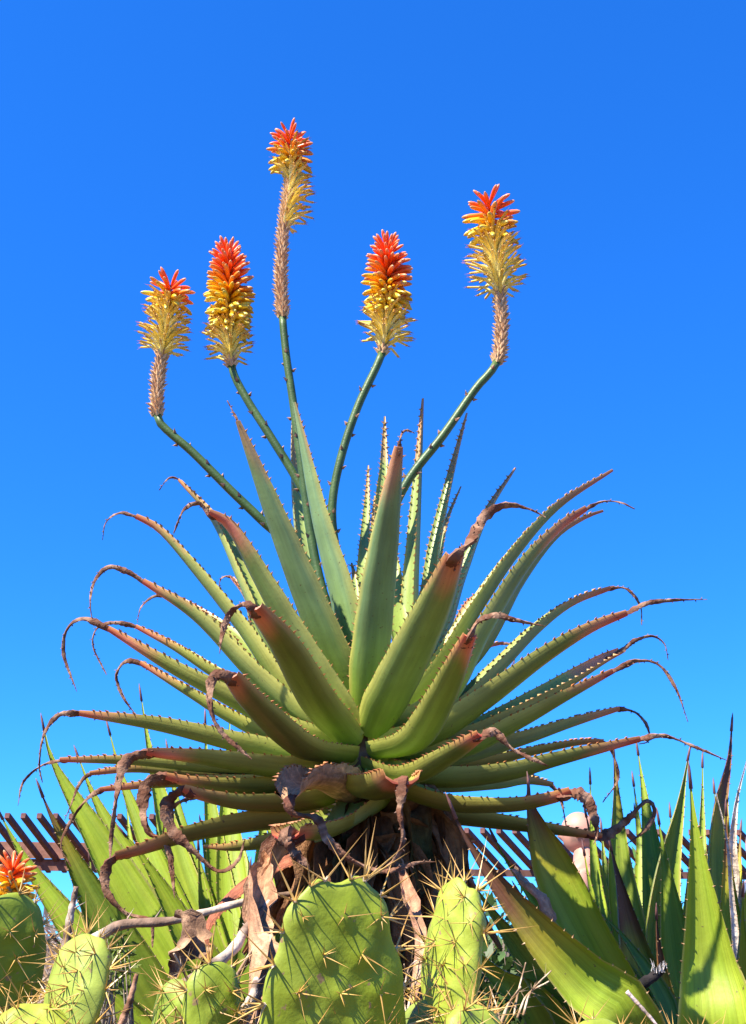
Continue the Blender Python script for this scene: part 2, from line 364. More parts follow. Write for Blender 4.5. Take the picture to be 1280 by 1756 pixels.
A([(590, 1310), (480, 1318), (350, 1302), (250, 1292)], -.16, 'y', w=.095, red=1., tip=[(214, 1308), (202, 1355), (193, 1420), (189, 1472)], tipw=.026, we=.03)
A([(560, 1342), (430, 1352), (340, 1346), (285, 1335)], -.05, 'o', w=.09, red=.9, tip=[(252, 1345), (246, 1395), (256, 1428), (288, 1452), (300, 1540)], tipw=.032, we=.034)
A([(550, 1370), (430, 1380), (350, 1368), (312, 1356)], -.12, 'o', w=.09, red=.6, tip=[(288, 1378), (292, 1418), (335, 1462), (375, 1494), (408, 1476), (419, 1442)], tipw=.030, we=.036)
A([(560, 1395), (450, 1408), (330, 1432), (240, 1460), (200, 1470)], -.05, 'o', w=.105, red=.5, tip=[(181, 1492), (184, 1530), (215, 1565), (258, 1580), (262, 1625)], tipw=.024, we=.034)
A([(540, 1360), (420, 1352), (330, 1366)], .35, 'o', w=.085, red=.3, tip=[(290, 1390), (278, 1440)], tipw=.02, we=.03)
A([(560, 1410), (480, 1440), (400, 1452), (350, 1450)], .2, 'o', w=.10, red=.3)
# broad leaves leaning towards the camera
A([(604, 1205), (545, 1075), (470, 890), (408, 722)], -.22, 'g', w=.098, red=.35, tip=[(400, 706), (390, 687)], we=.010, tipw=.008, by=-.01)
A([(612, 1190), (588, 1040), (545, 880), (506, 690)], -.08, 'g', w=.096, red=.05, by=.0)
A([(628, 1222), (645, 1060), (666, 900), (685, 766)], -.34, 'g', w=.088, red=.55, tip=[(689, 745), (698, 738), (712, 743)], we=.018, tipw=.010, by=-.03, pw=2.2)
A([(640, 1250), (690, 1160), (748, 1045), (783, 953)], -.42, 'm', w=.098, red=.55, tip=[(805, 930), (832, 885), (870, 866), (910, 874), (936, 887)], we=.036, tipw=.030, by=-.05, pw=2.6)
A([(600, 1268), (545, 1210), (485, 1110), (434, 1043)], -.42, 'o', w=.084, red=.6, tip=[(420, 1036), (396, 1050), (382, 1085), (377, 1121)], we=.034, tipw=.022, by=-.05, pw=2.4)
A([(596, 1292), (520, 1285), (440, 1218), (392, 1160)], -.46, 'o', w=.076, red=.45, tip=[(368, 1160), (360, 1200), (376, 1250), (432, 1302)], we=.034, tipw=.022, by=-.06, pw=2.4)
A([(648, 1285), (712, 1272), (762, 1195), (808, 1090)], -.42, 'y', w=.080, red=.8, tip=[(820, 1066), (850, 1055), (890, 1065), (936, 1074)], we=.026, tipw=.018, by=-.06, pw=2.0)
A([(640, 1308), (705, 1330), (770, 1300), (830, 1260)], -.42, 'y', w=.075, red=.9, tip=[(850, 1256), (880, 1285), (941, 1314)], we=.026, tipw=.018, by=-.06)
A([(618, 1330), (640, 1352), (668, 1352), (690, 1340)], -.32, 'o', w=.12, red=.5, tip=[(686, 1395), (692, 1436), (680, 1472), (655, 1492)], we=.07, tipw=.024, by=-.05)
DRYC = lambda u, v, up: mixc((.36, .19, .10), (.50, .30, .17), .5 + .5 * math.sin(u * 9 + v * 2))
A([(600, 1372), (560, 1352), (520, 1352), (496, 1372)], -.30, 'o', w=.10, tip=[(502, 1395), (545, 1405), (562, 1440), (605, 1476), (660, 1494), (715, 1480), (748, 1478)], we=.05, tipw=.022, by=-.06, mat=M_DRY, cfun=DRYC, th0=.008, ch0=.4, wob=.06)
A([(600, 1395), (550, 1425), (490, 1436)], -.30, 'y', w=.09, red=1, tip=[(505, 1462), (532, 1492)], we=.06, tipw=.045, by=-.06)
A([(640, 1365), (575, 1420), (540, 1440)], -.15, 'g', w=.11, red=.0, by=-.05)
A([(560, 1440), (470, 1480), (400, 1528), (352, 1590), (356, 1642)], -.10, 'o', w=.09, red=.2, cfun=lambda u, v, up: mixc((.13, .07, .03), (.30, .10, .055), sstep(.2, .5, u)), we=.02, mat=M_DRY, th0=.012, wob=.02, tip=[(357, 1660)])
A([(655, 1400), (700, 1475), (738, 1570)], .08, 'o', w=.09, red=.2)
A([(668, 1392), (765, 1455), (822, 1535)], .16, 'o', w=.09, red=.3)
A([(600, 1400), (540, 1490), (520, 1580)], .12, 'o', w=.09, red=.2)
# trunk with its skirt of dead leaves
mb = MB()
tr, _ = spline([aloe_base, px(632, 1560, D), px(626, 1400, D), px(622, 1280, D), px(622, 1235, D)], 26)
tube(mb, tr, lambda u: .062 - .012 * u + .006 * math.sin(u * 60), lambda u: mixc((.16, .085, .045), (.26, .15, .08), random.random()), n=14, jit=.12)
mb.obj('trunk', M_BARK, aloe)
for k in range(64):
    a = k * 2.39996; lv = random.uniform(0, 1); z0 = lerp(1.25, .75, lv)
    rad = Vector((math.cos(a), math.sin(a), 0)); o = Vector((tr[0].x, D, 0)) + Vector((0, 0, z0))
    out = random.uniform(.075, .11); ln = random.uniform(.2, .38)
    if abs(rad.x) > .45 and k % 4: o.z = random.uniform(1.12, 1.26); out = random.uniform(.12, .22) if rad.x < 0 else random.uniform(.10, .18); ln = random.uniform(.16, .30)
    P3 = [o + rad * .04, o + rad * (out * .8) + Vector((0, 0, .0)), o + rad * out + Vector((0, 0, -ln * .5)), o + rad * (out * random.uniform(.6, 1.3)) + Vector((random.uniform(-.05, .05), 0, -ln))]
    P, L = spline(P3, 16); k1 = random.uniform(0, 6); b0 = random.choice([(.20, .075, .028), (.12, .045, .018), (.26, .125, .055), (.085, .07, .02)])
    mb2, mg = blade(P, Vector((-rad.y, rad.x, 0)), lambda u: .062 * (1 - u ** 1.5) * (1 + .2 * math.sin(15 * u + k1)) + .006, lambda u: .004, lambda u: .6, lambda u, v, up: mixc(b0, (.32, .17, .08), .35 * abs(v) + .3 * math.sin(u * 12 + k1)), Vector((0, 0, 1)), wob=.10, roll=lambda u: .9 * math.sin(k1 + 3 * u))
    mb2.obj('dead_leaf', M_DRY, aloe, sharp=60)

# flower stalks and spikes
def bud_mesh(name, c0, c1, c2, L=.055, r=.0054, bend=.12):
    mb = MB(); n = 7; prof = [(0, .45), (.12, .75), (.4, .95), (.7, 1.0), (.88, .8), (.97, .42), (1, .10)]
    v, f, cs = [], [], []
    for (t, k) in prof:
        cc = mixc(c0, c1, sstep(.1, .65, t)); cc = mixc(cc, c2, sstep(.80, .98, t))
        for j in range(n):
            a = 2 * math.pi * j / n; rr = r * k * (1 + .06 * math.cos(3 * a)); v.append((rr * math.cos(a), rr * math.sin(a) - bend * L * t * t, L * t)); cs.append(cc)
    for i in range(len(prof) - 1):
        for j in range(n): f.append((i * n + j, i * n + (j + 1) % n, (i + 1) * n + (j + 1) % n, (i + 1) * n + j))
    f.append(tuple(range(n))[::-1]); f.append(tuple((len(prof) - 1) * n + j for j in range(n)))
    mb.add([Vector(p) for p in v], f, cs); return mb
BUDS = {}
for nm, c in {'red': ((.88, .11, .008), (.92, .13, .014), (.90, .42, .20)), 'orange': ((.85, .20, .015), (.88, .26, .02), (.70, .36, .12)),
              'amber': ((.95, .42, .008), (.98, .52, .012), (.62, .42, .06)), 'yellow': ((.98, .60, .012), (1.0, .72, .06), (.55, .45, .10))}.items():
    BUDS[nm] = bud_mesh('floret_' + nm, *c)
BUDM = {k: m.mesh('floret', M_PETAL) for k, m in BUDS.items()}
def orient(d, p, s, spin=0.0):
    q = d.to_track_quat('Z', 'Y'); return Matrix.Translation(p) @ q.to_matrix().to_4x4() @ Matrix.Rotation(spin, 4, 'Z') @ Matrix.Diagonal((s, s, s, 1))
def flower(parent, stalk_px, axis_px, depth0, depth1, bare, wither, fresh, maxi=60, asym=None, stalk_r=.0130, seedk=0, redfrac=.45, base3=None, nper=30, R0=1.0):
    """axis_px: raceme axis from its base to tip; bare / wither / fresh: ranges along the axis (0..1)"""
    rd = random.Random(seedk)
    sp = []
    l = [0]
    allp = stalk_px + axis_px
    for a, b in zip(allp, allp[1:]): l.append(l[-1] + math.dist(a, b))
    P3 = [px(x, y, lerp(depth0, depth1, s / l[-1])) for (x, y), s in zip(allp, l)]
    if base3 is not None: P3 = [base3] + P3
    ns = len(P3) - len(axis_px)
    ALLP, TL = spline(P3, 300); cut = min(range(301), key=lambda i: (ALLP[i] - P3[ns]).length)
    S, SL = spline(ALLP[:cut + 1:6] + [ALLP[cut]] if cut % 6 else ALLP[:cut + 1:6], 40); AXP, AL = spline(ALLP[cut::6] + ([ALLP[-1]] if (300 - cut) % 6 else []), 60)
    mb = MB()
    tube(mb, S, lambda u: stalk_r * (1.1 - .2 * u), lambda u: mixc((.034, .075, .016), (.085, .145, .035), rd.random() * .5 + .2 * u), n=10, flat=.85)
    tube(mb, AXP, lambda u: stalk_r * (.9 - .55 * u), (.20, .22, .07), n=8)
    st = mb.obj('flower_stalk', M_STALK, parent)
    T = tangents(S)
    for k in range(int(SL / .045)):
        u = .3 + .7 * (k + rd.random() * .6) / (SL / .045); i = min(39, int(u * 40)); d = Quaternion(T[i], k * 2.4) @ T[i].orthogonal().normalized()
        b = MB(); cone(b, S[i] + d * stalk_r * .8, d + T[i] * .7, .013, .0055, (.22, .10, .06), (.42, .27, .19), 4, T[i].cross(d)); b.obj('bract', M_DRY, st, smooth=False)
    TA = tangents(AXP); up = Vector((0, 0, 1))
    def frame(u, ang):
        x = u * 60; i = min(59, int(x)); p = AXP[i].lerp(AXP[i + 1], x - i); t = TA[i]
        e = (Vector((0, -1, 0)) - t * t.dot(Vector((0, -1, 0)))).normalized(); r = Quaternion(t, ang) @ e; return p, t, r
    # bare part: dense dry bracts
    sc = MB(); u = bare[0]; k = 0
    if bare[1] > bare[0]:
        while u < bare[1]:
            p, t, r = frame(u, k * 2.39996 + .2 * rd.random()); rr = stalk_r * (.95 - .4 * u)
            a, b_ = mixc((.56, .32, .14), (.74, .52, .26), rd.random()), mixc((.48, .24, .13), (.78, .56, .36), rd.random())
            cone(sc, p + r * rr * .7, r * .9 + t * rd.uniform(.4, 1.0), rd.uniform(.015, .022), .0060, a, b_, 4, t.cross(r))
            u += .0011 / AL; k += 1
    # withered florets
    u = wither[0]; k = 0
    while u < wither[1]:
        f_ = (u - wither[0]) / (wither[1] - wither[0]); ang = k * 2.39996 + rd.uniform(-.2, .2); k += 1
        u += .0014 / AL
        p, t, r = frame(u, ang)
        if asym and not asym(u, r): 
            cone(sc, p + r * .007, r + t * .6, .010, .004, (.58, .42, .22), (.62, .46, .28), 4); continue
        L = rd.uniform(.050, .074) * R0 * (.85 + .25 * math.sin(math.pi * min(1, f_ + .25))); el = lerp(.45, .8, f_) + rd.uniform(-.22, .22)
        d0 = r + t * (el + .35); d1 = r * 1.1 + t * (el - .35)
        q0 = p + r * .006; q1 = q0 + d0.normalized() * L * .5; q2 = q1 + d1.normalized() * L * .5
        c0 = mixc((.86, .66, .10), (1.0, .88, .36), rd.random()); c1 = mixc((.66, .34, .04), (.50, .16, .03), rd.random())
        if f_ > .75: c0 = mixc(c0, (.95, .58, .05), .6)
        tube(sc, [q0, q1, q2], lambda x: .0043 - .0008 * x, lambda x: mixc(c0, c1, sstep(.75, 1.2, x)), n=5, flat=.75, jit=.2)
        e = d1.normalized()
        for j in range(3):
            dd = (e + Vector((rd.uniform(-.5, .5), rd.uniform(-.5, .5), rd.uniform(-.6, .3)))).normalized()
            cone(sc, q2 - dd * .001, dd, rd.uniform(.006, .016), .00075, (.36, .09, .05), (.48, .12, .12), 3)
        cone(sc, q2 - e * .003, e, .007, .0034, c1, (.30, .08, .03), 4)
    if sc.v: tag(sc.obj('withered_florets', M_WITHER, st, smooth=False), kind='stuff')
    # fresh buds
    fr = [];  tot = int(nper * (fresh[1] - fresh[0]) * AL / .035)
    for k in range(tot):
        f_ = (k + .5) / tot; u = lerp(fresh[0], fresh[1], f_); p, t, r = frame(u, k * 2.39996 + rd.uniform(-.22, .22))
        hue_pos = f_ + .10 * (r.x) + rd.uniform(-.05, .05)                 # yellow reaches slightly higher on the left side
        nm = 'red' if hue_pos > 1 - redfrac else 'orange' if hue_pos > 1 - redfrac - .15 else 'amber' if hue_pos > 1 - redfrac - .32 else 'yellow'
        el = lerp(-.55, .50, min(1, f_ * 1.25)) + sstep(.86, 1, f_) * 1.5 + rd.uniform(-.24, .24)
        s = R0 * lerp(1.15, .86, sstep(.35, 1, f_)) * rd.uniform(.92, 1.08)
        fr.append((p + r * .005, (r + t * el), s, nm, r.y))
    front = sorted(range(len(fr)), key=lambda i: fr[i][4])[:maxi]
    rest = MB()
    for i, (p, d, s, nm, ry) in enumerate(fr):
        Mx = orient(d, p, s, rd.uniform(-.4, .4))
        if i in front: inst('floret', BUDM[nm], Mx, st)
        else:
            m = BUDS[nm]; rest.add([Mx @ Vector(v) for v in m.v], m.f, list(m.c))
    if rest.v: tag(rest.obj('far_side_florets', M_PETAL, st), kind='stuff')
    return st
hb = px(615, 1215, D + .03)
flower(aloe, [(540, 985), (450, 893), (395, 840), (330, 775), (285, 736)], [(270, 712), (271, 655), (279, 600), (288, 530), (293, 490)], D + .10, D + .06, (0, .48), (.44, .86), (.86, 1), maxi=28, seedk=1, redfrac=.45, base3=hb, nper=22)
flower(aloe, [(560, 940), (516, 835), (465, 750), (422, 682)], [(398, 630), (394, 560), (393, 480), (391, 436)], D + .10, D + .10, (0, .06), (.03, .40), (.36, 1), maxi=92, seedk=2, redfrac=.34, base3=hb)
flower(aloe, [(545, 980), (515, 780), (503, 690), (492, 615)], [(485, 545), (482, 470), (486, 390), (497, 310), (498, 255), (496, 232)], D + .08, D + .05, (0, .72), (.46, .90), (.83, 1), maxi=34, seedk=3, redfrac=.55, base3=hb, nper=19,
       asym=lambda u, r: (r.x > .15 or u > .74), R0=.95)
flower(aloe, [(578, 960), (570, 870), (585, 785), (615, 695)], [(655, 607), (663, 550), (665, 480), (664, 426)], D + .08, D + .04, (0, .06), (.04, .46), (.42, 1), maxi=100, seedk=4, redfrac=.46, base3=hb)
flower(aloe, [(650, 960), (692, 838), (760, 747), (815, 668)], [(852, 622), (860, 560), (856, 490), (846, 405), (838, 346)], D + .06, D + .02, (0, .45), (.40, .80), (.78, 1), maxi=42, seedk=5, redfrac=.45, base3=hb, R0=1.12, nper=16)

# ------------------------------------------------------------------ second, lower aloe whose spike shows at the left
D2 = 2.25
b2 = px(-150, 1760, D2); b2.z = ground_z(b2.x, D2) - .02
aloe2 = thing('aloe_plant', b2, 'low aloe with one short orange spike rising behind the left cactus', 'aloe')
for k in range(14):
    a = k * 2.39996; el = .35 + .9 * k / 14; rad = Vector((math.cos(a), math.sin(a), 0)); L0 = .34
    o = b2 + Vector((0, 0, .05))
    P, L = spline([o + rad * .02, o + rad * L0 * .5 * math.cos(el) + Vector((0, 0, L0 * .5 * math.sin(el))), o + rad * L0 * .95 * math.cos(el) + Vector((0, 0, L0 * .9 * math.sin(el)))], 18)
    m1, mg = blade(P, Vector((-rad.y, rad.x, 0)), lambda u: .065 * (1 - u ** 1.5) + .003, lambda u: .018 * (1 - .8 * u), lambda u: .25, lambda u, v, up: mixc(GLAU, RED, .6 * sstep(.8, 1, u)), Vector((0, 0, 1)) - rad)
    lf = m1.obj('leaf', M_LEAF, aloe2, sharp=55); margin_teeth(mg, L, .02, .006, (.46, .3, .1), (.3, .08, .03)).obj('teeth', M_TEETH, lf, smooth=False)['kind'] = 'stuff'
flower(aloe2, [(-10, 1720), (5, 1640)], [(12, 1575), (17, 1530), (22, 1488)], D2, D2, (0, 0), (.02, .25), (.22, 1), maxi=80, seedk=6, redfrac=.22, base3=b2 + Vector((0, 0, .06)), nper=30, R0=.85)

# ------------------------------------------------------------------ agaves
AGL, AGD = (.29, .395, .026), (.115, .195, .022)
def agave_leaf(plant, pts, d_tip, d_base, w, face=(0, -1, .35), tone=.5, tipc='spine', brown=0.0, roll=0.0, tw=0.0, ch=.24, teeth=True, wob=0, mat=None, belly=.45, dry=False, t0=.50):
    """pts from the tip down to the base, widths in metres; face is where the upper side looks"""
    pts = pts[::-1]; l = [0]
    for a, b in zip(pts, pts[1:]): l.append(l[-1] + math.dist(a, b))
    P3 = [px(x, y, lerp(d_base, d_tip, s / l[-1])) for (x, y), s in zip(pts, l)]
    P3 = [WO[plant] + Vector((random.uniform(-.05, .05), random.uniform(-.05, .05), .02))] + P3 if True else P3
    P, L = spline(P3, 34)
    f = Vector(face).normalized(); t = (P[-1] - P[8]).normalized(); side = t.cross(f).normalized()
    k1 = random.uniform(0, 9); base = mixc(AGD, AGL, tone); k2 = random.uniform(.92, 1.08); base = tuple(b * k2 for b in base)
    def Wf(u): return w * (.55 + .45 * sstep(0, belly, u)) * (1 - sstep(t0, 1.0, u) ** 1.15) + .0025
    def cf(u, v, up):
        if dry: return mixc((.44, .34, .26), (.62, .54, .44), .5 + .5 * math.sin(u * 20 + v * 4))
        c = mixc(base, (.42, .46, .05), .35 * sstep(.5, 1, abs(math.sin(v * 4.2 + k1))))
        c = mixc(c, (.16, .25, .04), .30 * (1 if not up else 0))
        if abs(v) > .99: c = mixc(c, (.62, .50, .20), .8)
        if brown:
            b = sstep(1 - brown - .08, 1 - brown + .02, u + .02 * math.sin(v * 5 + k1)); y = sstep(1 - brown - .16, 1 - brown - .04, u) * (1 - b)
            c = mixc(c, (.52, .38, .04), y * .8); c = mixc(c, mixc((.24, .10, .045), (.11, .055, .04), sstep(1 - brown, 1, u)), b)
        return c
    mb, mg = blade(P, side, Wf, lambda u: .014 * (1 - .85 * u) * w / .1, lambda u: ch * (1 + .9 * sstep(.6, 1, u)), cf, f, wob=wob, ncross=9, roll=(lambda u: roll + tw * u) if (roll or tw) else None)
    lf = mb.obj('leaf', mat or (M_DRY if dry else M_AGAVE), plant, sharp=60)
    if teeth: margin_teeth(mg, L, .034, .0042, (.34, .22, .10), (.22, .08, .03), .1, .93).obj('teeth', M_TEETH, lf, smooth=False)['kind'] = 'stuff'
    if tipc and not dry:
        b = MB(); d = (P[-1] - P[-3]).normalized(); tube(b, [P[-2], P[-1], P[-1] + d * .008, P[-1] + d * .016], lambda u: .0036 * (1 - u) + .0006, (.17, .075, .065), n=6); b.obj('tip_spine', M_TEETH, lf)
    return lf
def gpt(x, Y): p = px(x, 1700, Y); p.z = ground_z(p.x, Y) - .03; return p
gl = thing('agave_plant', gpt(430, 2.95), 'tall yellow-green agave with leaning sword leaves behind the aloe, beside the slatted pergola', 'agave')
G = lambda *a, **k: agave_leaf(gl, *a, **k)
G([(72, 1232), (92, 1310), (165, 1440), (245, 1580), (330, 1730), (385, 1850)], 3.05, 3.0, .115, (.5, -1, .25), .9)
G([(66, 1345), (85, 1392), (135, 1490), (205, 1620), (285, 1760), (350, 1870)], 2.72, 2.85, .118, (.1, -1, .1), .25, brown=.06)
G([(130, 1286), (165, 1375), (232, 1500), (310, 1640), (370, 1760), (410, 1880)], 3.15, 3.0, .095, (.3, -1, .3), .9)
G([(184, 1240), (214, 1345), (270, 1480), (330, 1620), (395, 1780)], 3.25, 3.05, .075, (-.2, -1, .2), .7)
G([(240, 1180), (257, 1290), (290, 1430), (340, 1580), (410, 1780)], 3.3, 3.05, .075, (.4, -1, .2), .9)
G([(205, 1420), (250, 1480), (320, 1610), (390, 1760)], 2.9, 2.95, .10, (.4, -1, .35), 1.)
G([(286, 1275), (308, 1390), (345, 1530), (405, 1760)], 3.3, 3.05, .07, (-.3, -1, .2), .6)
G([(352, 1222), (356, 1340), (375, 1500), (415, 1760)], 3.35, 3.05, .072, (.3, -1, .2), .8)
G([(395, 1215), (392, 1340), (400, 1520), (430, 1770)], 3.35, 3.05, .09, (.0, -1, .2), .9)
G([(340, 1440), (345, 1520), (365, 1640), (420, 1800)], 3.0, 2.95, .085, (.5, -1, .3), .9)
G([(322, 1570), (352, 1600), (368, 1700), (420, 1850)], 2.86, 2.9, .10, (-.5, -1, .1), .2, brown=.30)
G([(455, 1330), (450, 1440), (445, 1600), (440, 1780)], 3.2, 3.0, .08, (.2, -1, .2), .6)
G([(-5, 1385), (45, 1480), (120, 1590), (215, 1720), (300, 1850)], 2.9, 2.9, .10, (.5, -1, .35), .95)
G([(85, 1600), (150, 1670), (230, 1760), (320, 1880)], 2.7, 2.8, .09, (.6, -.8, .5), .95)
G([(430, 1480), (425, 1560), (428, 1680), (435, 1800)], 2.95, 2.95, .10, (-.6, -1, .2), .3)
G([(500, 1420), (490, 1530), (470, 1660), (450, 1800)], 3.2, 3.0, .10, (-.6, -1, .2), .2)

gm = thing('agave_plant', gpt(1085, 2.55), 'agave with broad arching leaves, one ending in a dead brown tip, beside the aloe trunk', 'agave')
G = lambda *a, **k: agave_leaf(gm, *a, **k)
G([(906, 1336), (912, 1385), (955, 1490), (1010, 1600), (1070, 1710), (1120, 1830)], 2.28, 2.30, .086, (-.45, -1, .35), .9, belly=.7, brown=.06, t0=.80)
G([(770, 1372), (795, 1430), (850, 1510), (925, 1600), (1010, 1690), (1090, 1790)], 2.08, 2.16, .112, (-.5, -.9, .75), .85, brown=.17, belly=.6, t0=.55)
G([(800, 1500), (850, 1570), (920, 1660), (1010, 1780)], 2.3, 2.4, .11, (-.2, -1, -.2), .2)
G([(760, 1580), (850, 1670), (950, 1770)], 2.35, 2.4, .11, (-.6, -.6, .8), .8)
G([(842, 1425), (868, 1475), (925, 1560), (1010, 1700)], 2.7, 2.6, .045, (-.3, -1, .4), .9)
G([(905, 1420), (930, 1520), (990, 1640), (1080, 1780)], 2.72, 2.6, .11, (.9, -.4, -.1), .2)

gr = thing('agave_plant', gpt(1170, 3.0), 'upright agave clump of green pointed leaves with the widest blade in front', 'agave')
G = lambda *a, **k: agave_leaf(gr, *a, **k)
G([(1183, 1285), (1165, 1380), (1140, 1500), (1130, 1640), (1150, 1800)], 3.05, 3.0, .10, (.4, -1, .2), .5)
G([(1182, 1318), (1190, 1400), (1205, 1530), (1220, 1660), (1230, 1820)], 2.30, 2.35, .165, (-.35, -1, .3), .85, belly=.4, ch=.26)
G([(1205, 1297), (1204, 1380), (1200, 1500), (1190, 1700)], 3.3, 3.1, .05, (.2, -1, .2), .7)
G([(1224, 1342), (1232, 1440), (1235, 1560), (1230, 1700)], 3.3, 3.1, .055, (.2, -1, .2), .4)
G([(1052, 1278), (1057, 1370), (1062, 1500), (1085, 1640), (1120, 1800)], 3.1, 3.0, .095, (.1, -1, .1), .55, brown=.05)
G([(1092, 1275), (1108, 1380), (1125, 1510), (1140, 1660), (1160, 1800)], 3.2, 3.0, .085, (-.3, -1, .1), .7)
G([(1012, 1325), (1016, 1420), (1030, 1560), (1080, 1760)], 3.15, 3.0, .045, (-.3, -1, .2), .8)
G([(1045, 1440), (1062, 1520), (1085, 1640), (1130, 1780)], 2.85, 2.9, .115, (.3, -1, -.1), .15, brown=.22)
G([(1128, 1395), (1145, 1500), (1165, 1630), (1190, 1780)], 2.95, 2.95, .10, (-.5, -1, .2), .75)
G([(1126, 1560), (1128, 1620), (1140, 1720), (1160, 1820)], 2.8, 2.9, .07, (.5, -1, .1), .4, brown=.18)
G([(1000, 1450), (1015, 1530), (1050, 1660), (1110, 1800)], 3.05, 3.0, .05, (-.3, -1, .2), .9)
G([(1085, 1330), (1098, 1430), (1105, 1560), (1130, 1760)], 3.3, 3.05, .055, (-.6, -1, .2), .9)
gq = thing('agave_plant', gpt(1290, 2.9), 'agave with a dark spear tip and a bleached dead leaf beside the widest blade', 'agave')
G = lambda *a, **k: agave_leaf(gq, *a, **k)
G([(1256, 1232), (1250, 1300), (1232, 1390), (1232, 1520), (1260, 1700)], 2.95, 2.9, .095, (.4, -1, .15), .55, brown=.17)
G([(1245, 1380), (1248, 1470), (1255, 1580), (1275, 1740)], 2.8, 2.85, .075, (-.4, -1, .2), .85, brown=.12)
G([(1282, 1300), (1262, 1380), (1255, 1480), (1270, 1640)], 2.85, 2.85, .045, (.2, -1, .2), .5, dry=True, wob=.06)
G([(1228, 1360), (1246, 1440), (1256, 1560), (1275, 1720)], 2.75, 2.8, .02, (.2, -1, .2), .5, dry=True, wob=.1)
G([(1300, 1420), (1290, 1540), (1290, 1740)], 2.8, 2.85, .09, (-.4, -1, .2), .9)
G([(1275, 1520), (1272, 1600), (1280, 1740)], 2.6, 2.7, .08, (.2, -1, .3), .7)

for k in range(15):
    x = 1010 + 19 * k + random.uniform(-8, 8); yt = random.uniform(1370, 1480); xb = lerp(x, 1170, .35)
    agave_leaf(gr if k < 11 else gq, [(x, yt), (lerp(x, xb, .3) + random.uniform(-6, 6), yt + 110), (lerp(x, xb, .7), 1640), (xb, 1790)], random.uniform(3.15, 3.5), 3.1, random.uniform(.06, .10), (random.uniform(-.6, .3), -1, .2), random.uniform(.4, 1.), brown=random.choice([0, 0, .06]))
for k in range(9):
    x = 150 + 38 * k + random.uniform(-10, 10); yt = random.uniform(1360, 1470)
    agave_leaf(gl, [(x, yt), (x + 18, yt + 110), (lerp(x + 40, 420, .45), 1640), (lerp(x, 430, .8), 1800)], random.uniform(3.2, 3.5), 3.1, random.uniform(.07, .10), (random.uniform(-.3, .6), -1, .25), random.uniform(.4, 1.))
for k in range(6):
    x = 850 + 34 * k; agave_leaf(gm, [(x, 1500 + 14 * k + random.uniform(-15, 15)), (x + 50, 1610), (x + 120, 1740), (1090, 1830)], 2.75, 2.65, .08, (random.uniform(-.6, .4), -1, .2), random.uniform(.1, .7))
